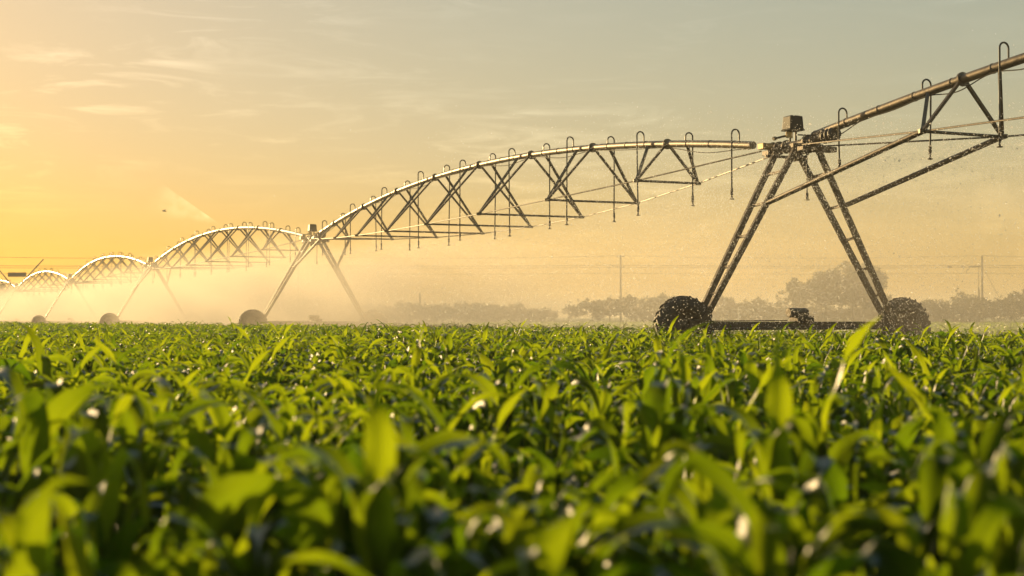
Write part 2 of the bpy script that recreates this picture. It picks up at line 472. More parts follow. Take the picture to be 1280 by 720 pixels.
# ------------------------------------------------------------------ trees
def leaf_cloud(clumps, per, size, seed):
    r = np.random.default_rng(seed)
    P = []
    for (c, rad, n) in clumps:
        k = int(n * per)
        d = r.normal(size=(k, 3)); d /= np.linalg.norm(d, axis=1)[:, None]
        rr = rad * (r.uniform(.25, 1.0, k) ** .5)[:, None]
        P.append(np.array(c) + d * rr * np.array([1, 1, .85]))
    P = np.concatenate(P); k = len(P)
    a = r.normal(size=(k, 3)); a /= np.linalg.norm(a, axis=1)[:, None]
    b = r.normal(size=(k, 3)); b = np.cross(a, b); b /= np.linalg.norm(b, axis=1)[:, None]
    s = (size * r.uniform(.6, 1.4, k))[:, None]
    V = np.stack([P - a * s, P + b * s * .45, P + a * s, P - b * s * .45], axis=1).reshape(-1, 3)
    return V, k
def quads_mesh(name, V, k, m):
    me = bpy.data.meshes.new(name)
    me.vertices.add(len(V)); me.vertices.foreach_set('co', V.astype(np.float32).ravel())
    me.loops.add(4 * k); me.loops.foreach_set('vertex_index', np.arange(4 * k, dtype=np.int32))
    me.polygons.add(k); me.polygons.foreach_set('loop_start', np.arange(0, 4 * k, 4, dtype=np.int32))
    me.update(calc_edges=True); me.materials.append(m)
    return me
def tree_variant(seed, h, w, leaf=.13, trunk=.25, lean=0, dens=1.0):
    r = random.Random(seed)
    tr = MB(); clumps = []
    base = h * .18 if trunk > .1 else h * .05
    top = Vector((lean, 0, h * .80))
    tr.tube([(0, 0, -.1), (lean * .2, .05, h * .3), (lean * .6, 0, h * .55), top], [h * .025, h * .02, h * .012, h * .004], 7)
    nb = int(16 + h * 2.0)
    for i in range(nb):
        f = r.uniform(.12, 1.0); z0 = base + (h * .75 - base) * f * .8
        a = r.uniform(0, 2 * math.pi)
        env = math.sin(math.pi * min(1, .22 + f * .72)) ** .7
        rad = w / 2 * env * r.uniform(.45, 1.0)
        z1 = min(h * .97, z0 + r.uniform(.05, .28) * h * (.5 + f * .5))
        e = Vector((math.cos(a) * rad + lean * f, math.sin(a) * rad, z1)); s0 = Vector((lean * f * .7, 0, z0))
        m_ = (s0 + e) / 2 + Vector((0, 0, -.04 * h))
        tr.tube([s0, m_, e], [h * .010, h * .006, h * .002], 5)
        cr = w * r.uniform(.07, .15)
        clumps.append((tuple(e), cr, (cr / leaf) ** 2 * 5 * dens))
        for q in range(3):
            o = Vector((r.uniform(-1, 1), r.uniform(-1, 1), r.uniform(-.5, 1))) * cr * 1.3
            p = m_.lerp(e, r.uniform(.3, 1.1)) + o
            tr.tube([e.lerp(m_, .4), p], [h * .003, h * .001], 4)
            c2 = cr * r.uniform(.35, .8); clumps.append((tuple(p), c2, (c2 / leaf) ** 2 * 5 * dens))
    V, k = leaf_cloud(clumps, 1, leaf, seed)
    return tr, V, k
TV = {}
def get_tree(key, args):
    if key not in TV:
        tr, V, k = tree_variant(*args)
        t = empty('tree', (0, 0, 0))
        tr.build('trunk', M['bark'], t, smooth=True)
        me = quads_mesh('crown', V, k, M['foliage'])
        c = bpy.data.objects.new('crown', me); COL.objects.link(c); c.parent = t
        TV[key] = [t, False]; KIDS[t.name] = [o for o in COL.objects if o.parent is t]
    e = TV[key]
    if not e[1]: e[1] = True; return e[0]
    return copy_tree(e[0])
SPEC = {'oak': (3, 8.4, 9.5, .15), 'oak_b': (5, 8.0, 7.5, .15), 'round': (9, 6.2, 5.2, .14), 'small': (12, 4.2, 4.0, .13), 'loose': (21, 4.0, 3.4, .13, .25, .2, .6),
        'bush': (31, 3.0, 5.0, .12, .05), 'bush_b': (33, 2.6, 5.5, .12, .05, .3), 'thin': (41, 4.0, 2.0, .12, .2, .3, .5)}
# kind, photo x, photo y of its top, distance, native height, label, group
TREES = [
 ('oak', 1066, 320, 182, 'tallest broad tree on the horizon, seen through the near tower legs', 0),
 ('oak_b', 1030, 326, 180, 'wide tree with bumpy crown grown against the tallest tree', 0),
 ('round', 991, 343, 178, 'medium rounded tree just beside the tallest pair of trees', 0),
 ('small', 1098, 358, 184, 'low tree filling in behind the right leg of the near tower', 0),
 ('small', 945, 366, 190, 'low bushy tree beside the medium rounded tree', 0),
 ('small', 903, 364, 188, 'low tree standing next to the left wheel of the near tower', 0),
 ('bush', 922, 374, 190, 'shrub squeezed between two low trees beyond the base beam', 0),
 ('small', 826, 360, 182, 'low round tree rising above the left wheel of the near tower', 0),
 ('small', 790, 362, 185, 'bushy low tree just beside the middle utility pole', 0),
 ('small', 762, 366, 187, 'low tree behind the foot of the middle utility pole', 0),
 ('bush', 741, 370, 187, 'rounded shrub among the low trees by the middle utility pole', 0),
 ('loose', 711, 375, 183, 'thin open-branched small tree standing apart in the field edge', 0),
 ('loose', 1209, 357, 176, 'small loose-crowned tree poking above the hedge by the transformer pole', 0),
 ('bush', 1243, 367, 178, 'dark shrub right behind the guy wire of the end pole', 0),
 ('bush', 1268, 364, 176, 'dark tall shrub at the right edge of the field', 0),
 ('bush_b', 1290, 363, 176, 'dark shrub cut by the right edge of the picture', 0),
 ('small', 396, 367, 175, 'hazy tree seen under the arch beside the second tower', 0),
 ('thin', 568, 371, 190, 'thin pointed tree sticking out of the misty hedge line', 0),
 ('thin', 583, 371, 191, 'second thin pointed tree out of the misty hedge line', 0),
 ('thin', 622, 375, 191, 'short pointed tree where the misty hedge line thins out', 0),
 ('small', -2, 345, 178, 'dark tree behind the farthest tower at the left edge', 0),
]
NATH = {k: v[1] for k, v in SPEC.items()}
def put_tree(kind, px, py, d, label, group=None, name='tree'):
    o = get_tree(kind, SPEC[kind]); p = at(px, py, d); g = gz(p.x, d)
    h = p.z - g; s = h / (NATH[kind] * 1.02)
    o.location = (p.x, d, g); o.scale = (s, s, s); o.rotation_euler = (0, 0, random.uniform(0, 6.28))
    o.name = name
    tag(o, label, 'tree' if name == 'tree' else 'shrub', group)
    return o
for kind, px, py, d, lab, g in TREES: put_tree(kind, px, py, d, lab, 'trees along the far field edge' if not kind.startswith('bush') else 'shrubs along the far field edge', 'shrub' if kind.startswith('bush') else 'tree')
x = 1137
while x < 1236:
    put_tree(random.choice(['bush', 'bush_b']), x, 375 + random.uniform(-2, 2), 179 + random.uniform(-3, 3), 'dark shrub forming the hedge between the near tower and the end pole', 'hedge shrubs right of the near tower', 'shrub'); x += random.uniform(12, 17)
x = 285
while x < 700:
    y = 377 if x < 450 else 379 if x < 600 else 382
    put_tree(random.choice(['bush', 'bush_b']), x, y + random.uniform(-3, 3), 190 + random.uniform(-5, 5), 'hazy shrub in the misty hedge line below the long trussed span', 'misty hedge shrubs on the horizon', 'shrub'); x += random.uniform(13, 22)
x = 800
while x < 1140:
    put_tree(random.choice(['bush', 'bush_b']), x, 382 + random.uniform(-3, 2), 194 + random.uniform(-3, 3), 'low shrub at the feet of the horizon trees behind the near tower', 'low shrubs under the horizon trees', 'shrub'); x += random.uniform(14, 24)

# ------------------------------------------------------------------ utility poles and wires
def pole(px, py, d, label, arms, extra=None):
    p = at(px, py, d); g = gz(p.x, d); h = p.z - g
    root = empty('utility_pole', (p.x, d, g)); tag(root, label, 'utility pole', 'utility poles beyond the field')
    MB().tube([(0, 0, -.2), (0, 0, h)], [.17, .12], 10).build('post', M['wood'], root, smooth='auto')
    for dz, w in arms:
        a = MB(); a.bar((-w, .1, h - dz), (w, .1, h - dz), .1, .1); ao = a.build('cross_arm', M['wood'], root)
        for sx in (-w * .9, w * .9, 0):
            MB().tube([(sx, .1, h - dz + .05), (sx, .1, h - dz + .16), (sx, .1, h - dz + .24)], [.03, .07, .04], 8).build('insulator', M['ceramic'], ao)
    return root, p, h, g
PD_ = 200
p1, _, h1, _ = pole(776, 318.5, PD_, 'slim utility pole with two cross arms standing over the low trees', [(.25, .55), (1.75, .5)])
j = MB(); j.tube([(-.9, .1, h1 - 1.75), (-1.5, .1, h1 - 1.3), (-1.55, .1, h1 - 1.9), (-1.7, .1, h1 - 2.3)], .05, 6); j.tube([(-.5, .1, h1 - 1.7), (-.9, .1, h1 - 1.75)], .04, 6)
j.build('jumper_cable', M['wirem'], p1)
p2, q2, h2, g2 = pole(1228, 320, PD_, 'thick end pole with a side bracket, transformer tube and slanting guy wire', [])
j = MB(); j.bar((-1.9, .1, h2 - 1.5), (0, .1, h2 - 1.45), .09, .16); j.build('cross_arm', M['wood'], p2)
j = MB(); j.tube([(-1.5, .1, h2 - 1.5), (-2.0, .1, h2 - 1.9), (-2.2, .1, h2 - 2.2), (-2.1, .1, h2 - 2.5)], .06, 6); j.build('jumper_cable', M['wirem'], p2)
j = MB(); j.tube([(-.45, .1, 0), (-.45, .1, h2 - 1.4)], .05, 6); j.tube([(-.45, .1, h2 - 5.9), (-.45, .1, h2 - 4.5)], .15, 8); j.build('transformer_tube', M['old_steel'], p2)
j = MB(); j.tube([(.1, 0, h2 - 1.6), (4.6, 1, .1)], .03, 5); j.build('guy_wire', M['wirem'], p2)
j = MB(); 
for xx in (-4.6, -2.7): j.tube([(xx - .35, .1, h2 - 1.55), (xx, .1, h2 - 1.53), (xx + .4, .1, h2 - 1.52)], [.05, .13, .05], 8)
j.build('insulator', M['ceramic'], p2)
pole(373, 333, 205, 'faint slender pole fading in the mist beside the second tower', [])
pole(525, 366, 205, 'stub of a tiny pole barely above the misty hedge', [])
pole(-75, 322, PD_, 'utility pole carrying the wires out past the left edge', [(.25, .55), (1.75, .5)])
WL = ['topmost thin power wire crossing the sky above the horizon', 'second thin power wire from the top across the horizon sky', 'third power wire from the top, close under the second wire', 'lowest thin power wire just above the horizon trees']
XS = [-75, 330, 776, 1228, 1560]
for (y0, lab), rr, yo in zip(zip((319.5, 331.5, 334, 341.5), WL), (.026, .036, .030, .026), (0, .5, .5, .2)):
    pts = []
    for a, b in zip(XS[:-1], XS[1:]):
        for k in range(12):
            t = k / 12; pts.append(at(a + (b - a) * t, y0 + (3.2 if y0 < 325 else 1.2) * 4 * t * (1 - t), PD_ + yo))
    pts.append(at(XS[-1], y0, PD_ + yo))
    o = pts[0].copy()
    w = MB().tube(pts, rr, 5).build('power_wire', M['wirem'], origin=Vector((o.x, o.y, 0)))
    tag(w, lab, 'wire', 'power wires above the horizon')
# small white marker post in front of the trees
p = at(923, 377, 170); mk = MB(); mk.bar((0, 0, 0), (0, 0, 2.0), .12, .12); mk.bar((0, 0, 1.55), (0, 0, 2.02), .26, .05)
mo = mk.build('marker_post', M['white']); mo.location = (p.x, 170, 0); tag(mo, 'tiny white marker post in front of the low trees', 'post')
# bird
bd = MB(); bd.tube([(-.16, 0, 0), (-.08, 0, .02), (.05, 0, .03), (.14, 0, .02), (.2, 0, .01)], [.01, .04, .055, .04, .006], 8)
for s in (-1, 1): bd.add([(-.03, s * .03, .03), (.07, s * .03, .03), (.05, s * .22, .14), (-.02, s * .2, .14), (-.02, s * .42, .08), (.02, s * .4, .08)], [(0, 1, 2, 3), (3, 2, 5, 4)])
bo = bd.build('bird', M['bird'], smooth=True); bo.location = at(204.5, 264, 110); bo.rotation_euler = (0, 0, .6); tag(bo, 'tiny dark bird flying in the orange sky', 'bird')

# ------------------------------------------------------------------ corn
def corn_template(seed, nleaf, seg, h):
    r = np.random.default_rng(seed)
    V = []; Fc = []; tint = []; acr = []
    lean = r.normal(0, .04, 2)
    for i in range(nleaf):
        f = i / (nleaf - 1)
        z0 = h * (.10 + .55 * f)
        az = (i % 2) * math.pi + r.normal(0, .45) + f * .4
        ln = (.28 + .23 * math.sin(math.pi * (f * .8 + .12))) * r.uniform(.85, 1.15) * (h / .6)
        if i >= nleaf - 2: ln *= .75
        wd = .0255 * r.uniform(.8, 1.25) * (h / .6) * (.75 + .5 * math.sin(math.pi * min(1, f + .15)))
        el = R(r.uniform(60, 78) + 10 * f)                        # angle it leaves the stalk
        drop = r.uniform(1.2, 3.1)
        if r.random() < .10: drop *= .4
        tw = r.normal(0, .9); wv = r.uniform(0, 6.28); wa = r.uniform(.25, .75)
        p = np.array([lean[0] * f, lean[1] * f, z0]); ca, sa = math.cos(az), math.sin(az)
        kink = r.uniform(.45, .9) if r.random() < .45 else 9
        rows = []
        azc = az; side_w = r.normal(0, .5)
        for s in range(seg + 1):
            u = s / seg
            e = el - drop * (u ** 2.3) * 1.3 - (1.0 if u > kink else 0)
            e = max(e, -1.45)
            azc = az + side_w * u * u
            ca, sa = math.cos(azc), math.sin(azc)
            t = np.array([ca * math.cos(e), sa * math.cos(e), math.sin(e)])
            if s: p = p + t * ln / seg
            sd = np.array([-sa, ca, 0.]); nrm = np.cross(sd, t) * -1
            roll = tw * u ** 1.3
            sd2 = sd * math.cos(roll) + nrm * math.sin(roll); nr2 = -sd * math.sin(roll) + nrm * math.cos(roll)
            w = wd * min(1, (.45 + 2.6 * u)) * (1 - u ** 2.6) ** .8 + .0012
            rip = wa * w * math.sin(u * 14 + wv)
            rows.append([p - sd2 * w + nr2 * (w * .35 + rip), p - sd2 * w * .5 + nr2 * w * .10, p, p + sd2 * w * .5 + nr2 * w * .10, p + sd2 * w + nr2 * (w * .35 - rip)])
        o = len(V); tt = r.normal(0, .16) - .10 + .15 * f
        for row in rows:
            for q, x in enumerate(row): V.append(x); tint.append(tt); acr.append(q / 4)
        for s in range(seg):
            for q in range(4): a = o + s * 5 + q; Fc.append((a, a + 1, a + 6, a + 5))
    fol = (np.array(V), np.array(Fc), np.array(tint), np.array(acr))
    mb = MB(); mb.tube([(0, 0, -.03), (lean[0] * .3, lean[1] * .3, h * .25), (lean[0], lean[1], h * .72)], [.014, .012, .005], 6 if seg > 6 else 4, False)
    return fol, mb
def attrs(me, tint, acr):
    a = me.attributes.new('tint', 'FLOAT', 'POINT'); a.data.foreach_set('value', tint.astype(np.float32))
    a = me.attributes.new('across', 'FLOAT', 'POINT'); a.data.foreach_set('value', acr.astype(np.float32))
def np_mesh(name, V, Q, m):
    me = bpy.data.meshes.new(name); k = len(Q)
    me.vertices.add(len(V)); me.vertices.foreach_set('co', V.astype(np.float32).ravel())
    me.loops.add(4 * k); me.loops.foreach_set('vertex_index', Q.astype(np.int32).ravel())
    me.polygons.add(k); me.polygons.foreach_set('loop_start', np.arange(0, 4 * k, 4, dtype=np.int32))
    me.polygons.foreach_set('use_smooth', np.ones(k, dtype=bool))
    me.update(calc_edges=True); me.materials.append(m); return me
NEARV = [corn_template(100 + i, 8 + i % 3, 14, .50) for i in range(12)]
MIDV = [corn_template(200 + i, 8, 8, .50) for i in range(10)]
FARV = [corn_template(300 + i, 6, 5, .50) for i in range(8)]
# rows of plants
plants = []
ra = R(14); rd = np.array([math.cos(ra), math.sin(ra)]); rn = np.array([-math.sin(ra), math.cos(ra)])
def place(ymin, ymax, rowsp, plsp, jit):
    out = []
    for a in np.arange(-120, 220, rowsp):
        for b in np.arange(-200, 200, plsp):
            x = rd[0] * b + rn[0] * a; y = rd[1] * b + rn[1] * a
            if not (ymin - 1 < y < ymax + 1): continue
            if abs(x) > .385 * y + 1.2: continue
            x += rng.normal(0, jit); y += rng.normal(0, jit)
            if not (ymin <= y < ymax): continue
            s = across(x, y)
            if s > 4.2 + .6 * math.sin(x * .7) + .4 * math.sin(y * 1.7): continue
            if math.hypot(x, y) < .95: continue
            out.append((x, y))
    return out
near = place(.6, 26, .42, .15, .05)
mid = place(26, 62, .48, .21, .09)
far = place(62, 185, .75, .40, .14)
print('plants', len(near), len(mid), len(far))
near.sort(key=lambda p: p[0] ** 2 + p[1] ** 2)
infr = [p for p in near if abs(p[0]) < .36 * p[1] + .25]
indiv = infr[:300]; iset = set(indiv); rest = [p for p in near if p not in iset]

fol_me = []; stk_me = []
for (V, Q, t, a), mb in NEARV:
    me = np_mesh('foliage', V, Q, M['corn']); attrs(me, t, a); fol_me.append(me)
    sm = bpy.data.meshes.new('stalk'); sm.from_pydata([tuple(v) for v in mb.v], [], mb.f); sm.materials.append(M['stalk']); sm.polygons.foreach_set('use_smooth', [True] * len(mb.f)); stk_me.append(sm)
def hscale(x, y):
    s = rng.normal(.98, .13)
    d = math.hypot(x, y)
    if d < 1.5: s *= .80
    elif d < 5 and rng.random() < .16: s *= rng.uniform(1.2, 1.38)
    elif rng.random() < .10: s *= 1.22
    return min(1.42, max(.7, s))
for (x, y) in indiv:
    v = int(rng.integers(len(NEARV)))
    e = empty('corn_plant', (x, y, gz(x, y)), rng.uniform(0, 6.28)); s = hscale(x, y); e.scale = (s, s, s)
    e.rotation_euler[0] = rng.normal(0, .06); e.rotation_euler[1] = rng.normal(0, .06)
    tag(e, 'young green corn plant with arching leaves in the blurred nearest part of the field', 'corn plant', 'corn plants nearest the camera')
    for nm, me in (('stalk', stk_me[v]), ('foliage', fol_me[v])):
        o = bpy.data.objects.new(nm, me); COL.objects.link(o); o.parent = e
def merge(items, T, stalks=True):
    VV = []; QQ = []; TT = []; AA = []; off = 0
    arr = []
    for (V, Q, t, a), mb in T:
        sv = np.array([tuple(v) for v in mb.v]); sf = [f for f in mb.f if len(f) == 4]
        arr.append((np.concatenate([V, sv]), np.concatenate([Q, np.array(sf) + len(V)]), np.concatenate([t, np.zeros(len(sv))]), np.concatenate([a, np.zeros(len(sv))])))
    for (x, y) in items:
        V, Q, t, a = arr[int(rng.integers(len(arr)))]
        s = hscale(x, y); c, sn = math.cos(w := rng.uniform(0, 6.28)), math.sin(w)
        tx, ty = rng.normal(0, .07, 2)
        X = V[:, 0] * c - V[:, 1] * sn + V[:, 2] * tx; Y = V[:, 0] * sn + V[:, 1] * c + V[:, 2] * ty
        VV.append(np.stack([X * s + x, Y * s + y, V[:, 2] * s + gz(x, y)], 1)); QQ.append(Q + off); off += len(V)
        TT.append(t + rng.normal(0, .08)); AA.append(a)
    return np.concatenate(VV), np.concatenate(QQ), np.concatenate(TT), np.concatenate(AA)
parts = [merge(rest, NEARV), merge(mid, MIDV), merge(far, FARV)]
VV = []; QQ = []; off = 0
for P_ in parts: VV.append(P_[0]); QQ.append(P_[1] + off); off += len(P_[0])
me = np_mesh('corn_field', np.concatenate(VV), np.concatenate(QQ), M['corn'])
attrs(me, np.concatenate([p[2] for p in parts]), np.concatenate([p[3] for p in parts]))
cf = bpy.data.objects.new('corn_field', me); COL.objects.link(cf)
tag(cf, 'dense mass of green corn reaching to the far left horizon', 'corn field', kind='stuff')
print('corn quads', len(me.polygons))

# low young crop beyond the corn
n = 60000
gy = 32 + 150 * rng.uniform(0, 1, n) ** 1.3; gx = rng.uniform(-.30, .42, n) * gy
gs = (gx - 5.6) * PP.x + (gy - 28.9) * PP.y; k = gs > 4.4; gx = gx[k]; gy = gy[k]; n = len(gx)
gh = rng.uniform(.12, .30, n); ga = rng.uniform(0, 3.14, n); gw = .02 + .0011 * gy; gzz = np.array([gz(a, b) for a, b in zip(gx, gy)])
lx, ly = rng.normal(0, .08, (2, n)); cx_, cy_ = np.cos(ga) * gw, np.sin(ga) * gw
V = np.stack([np.stack([gx - cx_, gy - cy_, gzz], 1), np.stack([gx + cx_, gy + cy_, gzz], 1), np.stack([gx + cx_ * .5 + lx, gy + cy_ * .5 + ly, gzz + gh], 1), np.stack([gx - cx_ * .5 + lx, gy - cy_ * .5 + ly, gzz + gh * .9], 1)], 1).reshape(-1, 3)
me = np_mesh('young_crop', V, np.arange(4 * n).reshape(-1, 4), M['corn']); attrs(me, np.repeat(rng.normal(0, .1, n), 4), np.zeros(4 * n))
yo = bpy.data.objects.new('young_crop', me); COL.objects.link(yo)
tag(yo, 'pale green low crop in the open field behind the near tower', 'young crop', kind='stuff')

# ------------------------------------------------------------------ water: droplets
def droplets():
    P = []; S = []
    for (b, i) in NOZZ + [(Vector((5.9, 28.4, 3.15)), 1)]:
        if i > 2: continue
        ns = 26; per = {0: 170, 1: 110, 2: 14}[i]
        for k in range(ns):
            a = 2 * math.pi * (k + rng.uniform(-.2, .2)) / ns; v0 = rng.uniform(5.5, 8.5); el = rng.uniform(-.05, .35)
            n = int(per * rng.uniform(.6, 1.3))
            t = rng.uniform(0, 1.05, n) ** .8
            hx = v0 * math.cos(el) * (1 - np.exp(-t * .8)) / .8
            z = b.z + v0 * math.sin(el) * t * .9 - 4.0 * t * t
            sp = .02 + .30 * t
            X = b.x + math.cos(a) * hx + rng.normal(0, 1, n) * sp + .9 * t * t * PP.x
            Y = b.y + math.sin(a) * hx + rng.normal(0, 1, n) * sp + .9 * t * t * PP.y
            Z = z + rng.normal(0, 1, n) * sp
            ok = Z > gz(b.x, b.y) + .3
            P.append(np.stack([X, Y, Z], 1)[ok]); S.append(rng.lognormal(math.log(.0048), .35, n)[ok])
    # fine drift thrown above and around the near spans
    n = 16000
    t = rng.uniform(.0, 1, n); base0 = np.array(TW[0]); 
    L_ = rng.uniform(-16, 34, n)
    X = 5.6 + PD.x * L_ + PP.x * rng.normal(1, 2.6, n); Y = 28.9 + PD.y * L_ + PP.y * rng.normal(1, 2.6, n)
    Z = np.abs(rng.normal(2.3, 1.2, n)) + .3
    P.append(np.stack([X, Y, Z], 1)); S.append(rng.lognormal(math.log(.0046), .35, n))
    n = 46000
    sx_ = rng.normal(0, 2.6, n); L_ = rng.uniform(-4, 5, n)
    P.append(np.stack([5.6 + PD.x * L_ + PP.x * sx_, 28.9 + PD.y * L_ + PP.y * sx_, rng.uniform(.3, 4.4, n) ** 1.0], 1)); S.append(rng.lognormal(math.log(.0048), .3, n))
    P = np.concatenate(P); S = np.concatenate(S)
    ok = np.hypot(P[:, 0], P[:, 1]) > 12; P = P[ok]; S = S[ok]
    n = len(P); print('droplets', n)
    O = np.array([(1, 0, 0), (-1, 0, 0), (0, 1, 0), (0, -1, 0), (0, 0, 1.5), (0, 0, -1.5)], float)
    V = (P[:, None, :] + O[None] * S[:, None, None]).reshape(-1, 3)
    T = np.array([(0, 2, 4), (2, 1, 4), (1, 3, 4), (3, 0, 4), (2, 0, 5), (1, 2, 5), (3, 1, 5), (0, 3, 5)])
    Q = (T[None] + (np.arange(n) * 6)[:, None, None]).reshape(-1, 3)
    me = bpy.data.meshes.new('water_droplets'); k = len(Q)
    me.vertices.add(len(V)); me.vertices.foreach_set('co', V.astype(np.float32).ravel())
    me.loops.add(3 * k); me.loops.foreach_set('vertex_index', Q.astype(np.int32).ravel())
    me.polygons.add(k); me.polygons.foreach_set('loop_start', np.arange(0, 3 * k, 3, dtype=np.int32))
    me.update(calc_edges=True); me.materials.append(M['water'])
    o = bpy.data.objects.new('water_droplets', me); COL.objects.link(o)
    tag(o, 'sparkling water drops sprayed around the near tower and its pipes', 'water spray', kind='stuff')
droplets()

# ------------------------------------------------------------------ mist under the machine
def mist_mat():
    m, nt, out = mat('spray_mist')
    tc = nt.nodes.new('ShaderNodeTexCoord'); sx = nt.nodes.new('ShaderNodeSeparateXYZ')
    nt.links.new(tc.outputs['Object'], sx.inputs[0])
    def mr(src, a, b, c=0., d=1.):
        n = N(nt, 'ShaderNodeMapRange', interpolation_type='SMOOTHSTEP')
        for q, v in zip(('From Min', 'From Max', 'To Min', 'To Max'), (a, b, c, d)): n.inputs[q].default_value = v
        nt.links.new(src, n.inputs['Value']); return n.outputs['Result']
    def mul(a, b):
        n = N(nt, 'ShaderNodeMath', operation='MULTIPLY')
        for q, v in enumerate((a, b)):
            if isinstance(v, (int, float)): n.inputs[q].default_value = v
            else: nt.links.new(v, n.inputs[q])
        return n.outputs[0]
    X, Y, Z = sx.outputs
    no = N(nt, 'ShaderNodeTexNoise'); no.inputs['Scale'].default_value = .33; no.inputs['Detail'].default_value = 3
    mp = N(nt, 'ShaderNodeMapping'); mp.inputs['Scale'].default_value = (1, .35, 1.3)
    nt.links.new(tc.outputs['Object'], mp.inputs[0]); nt.links.new(mp.outputs[0], no.inputs['Vector'])
    sh = mr(Y, 40, 60, 0., 3.6); ax = N(nt, 'ShaderNodeMath', operation='ADD')
    nt.links.new(X, ax.inputs[0]); nt.links.new(sh, ax.inputs[1]); XS_ = ax.outputs[0]
    d = mul(mr(XS_, -.3, 3.0), mr(X, 11, 4.0))
    d = mul(d, mr(Z, 5.2, 2.2)); d = mul(d, mr(no.outputs['Fac'], .28, .72, .15, 1.5))
    d = mul(d, mr(Y, 31, 66, MIST_NEAR, 1.0)); d = mul(d, MIST)
    v = nt.nodes.new('ShaderNodeVolumePrincipled'); v.inputs['Color'].default_value = (1, .92, .80, 1); v.inputs['Anisotropy'].default_value = .3
    nt.links.new(d, v.inputs['Density']); nt.links.new(v.outputs[0], out.inputs['Volume'])
    return m
MIST, MIST_NEAR = .125, .50
mm = MB(); mm.box((3.6, 95, 2.75), (15.6, 230, 5.3))
mo = mm.build('spray_mist', mist_mat()); mo.location = (5.6 + .4257 * 28.9, 28.9 - .9049 * 28.9, -.35); mo.rotation_euler = (0, 0, math.atan2(.4257, .9049))
tag(mo, 'glowing water mist drifting under the irrigation pipes', 'mist', kind='stuff')

# jet of water thrown up from the third span
def jet():
    m, nt, out = mat('water_jet')
    tc = nt.nodes.new('ShaderNodeTexCoord'); sx = nt.nodes.new('ShaderNodeSeparateXYZ'); nt.links.new(tc.outputs['Object'], sx.inputs[0])
    def mr(src, a, b, c=0., d=1.):
        n = N(nt, 'ShaderNodeMapRange', interpolation_type='SMOOTHSTEP')
        for q, v in zip(('From Min', 'From Max', 'To Min', 'To Max'), (a, b, c, d)): n.inputs[q].default_value = v
        nt.links.new(src, n.inputs['Value']); return n.outputs['Result']
    def mul(a, b):
        n = N(nt, 'ShaderNodeMath', operation='MULTIPLY'); nt.links.new(a, n.inputs[0])
        if isinstance(b, float): n.inputs[1].default_value = b
        else: nt.links.new(b, n.inputs[1])
        return n.outputs[0]
    d = mul(mr(sx.outputs[2], -2.6, 0.0), mr(sx.outputs[0], 4.2, 1.9)); d = mul(d, mr(sx.outputs[0], -.2, 2.0, 5.0, 1.0)); ad = N(nt, 'ShaderNodeMath', operation='MULTIPLY_ADD'); nt.links.new(sx.outputs[0], ad.inputs[0]); ad.inputs[1].default_value = .6; nt.links.new(sx.outputs[2], ad.inputs[2])
    d = mul(d, mr(ad.outputs[0], -.05, .7)); jn = N(nt, 'ShaderNodeTexNoise'); jn.inputs['Scale'].default_value = 1.6; jn.inputs['Detail'].default_value = 4; nt.links.new(tc.outputs['Object'], jn.inputs['Vector'])
    d = mul(d, mr(jn.outputs['Fac'], .3, .7, .3, 1.5)); d = mul(d, .20)
    v = nt.nodes.new('ShaderNodeVolumePrincipled'); v.inputs['Anisotropy'].default_value = .5; v.inputs['Color'].default_value = (1, .97, .92, 1)
    nt.links.new(d, v.inputs['Density']); nt.links.new(v.outputs[0], out.inputs['Volume'])
    b = MB(); b.add([(0, -.08, -.05), (0, .08, -.05), (0, .08, 0), (0, -.08, 0), (4.3, -.55, -2.62), (4.3, .55, -2.62), (4.3, .55, 0), (4.3, -.55, 0)], [(0, 3, 2, 1), (4, 5, 6, 7), (0, 1, 5, 4), (1, 2, 6, 5), (2, 3, 7, 6), (3, 0, 4, 7)])
    o = b.build('water_jet', m); p = at(276, 281, 77); q = at(200, 228, 77); dv = (q - p).normalized()
    xa = dv; za = Vector((-dv.z, 0, dv.x)) ; za = za if za.z > 0 else -za; ya = za.cross(xa)
    o.matrix_world = Matrix.Translation(p) @ Matrix((xa, ya, za)).transposed().to_4x4()
    tag(o, 'slanting jet of water thrown above the second small arch', 'water jet', kind='stuff')
jet()

# ------------------------------------------------------------------ haze
hb = MB(); hb.box((0, 540, 5.9), (1700, 1900, 15.8))
hm, nt, out = mat('haze_air')
v = nt.nodes.new('ShaderNodeVolumePrincipled'); v.inputs['Color'].default_value = (1, .96, .88, 1); v.inputs['Density'].default_value = .0010; v.inputs['Anisotropy'].default_value = .2
nt.links.new(v.outputs[0], out.inputs['Volume'])
ho = hb.build('haze', hm); ho['kind'] = 'stuff'

# ------------------------------------------------------------------ sky, sun, camera
SUN_AZ, SUN_EL = R(-36), R(9)          # azimuth from +Y towards +X
w = bpy.data.worlds.new('World'); scene.world = w; w.use_nodes = True
nt = w.node_tree
for n in list(nt.nodes): nt.nodes.remove(n)
sky = N(nt, 'ShaderNodeTexSky', sky_type='NISHITA'); sky.sun_disc = False
sky.sun_elevation = SUN_EL; sky.sun_rotation = SUN_AZ
sky.air_density = 1.5; sky.dust_density = 1.0; sky.ozone_density = 3.0; sky.altitude = 0
bg = N(nt, 'ShaderNodeBackground'); bg.inputs['Strength'].default_value = .15
wo = nt.nodes.new('ShaderNodeOutputWorld')
tc = nt.nodes.new('ShaderNodeTexCoord')
tint = N(nt, 'ShaderNodeMix', data_type='RGBA', blend_type='MULTIPLY'); tint.inputs[0].default_value = 1
soft = N(nt, 'ShaderNodeGamma'); soft.inputs['Gamma'].default_value = .45
hs = N(nt, 'ShaderNodeHueSaturation'); hs.inputs['Saturation'].default_value = 1.72
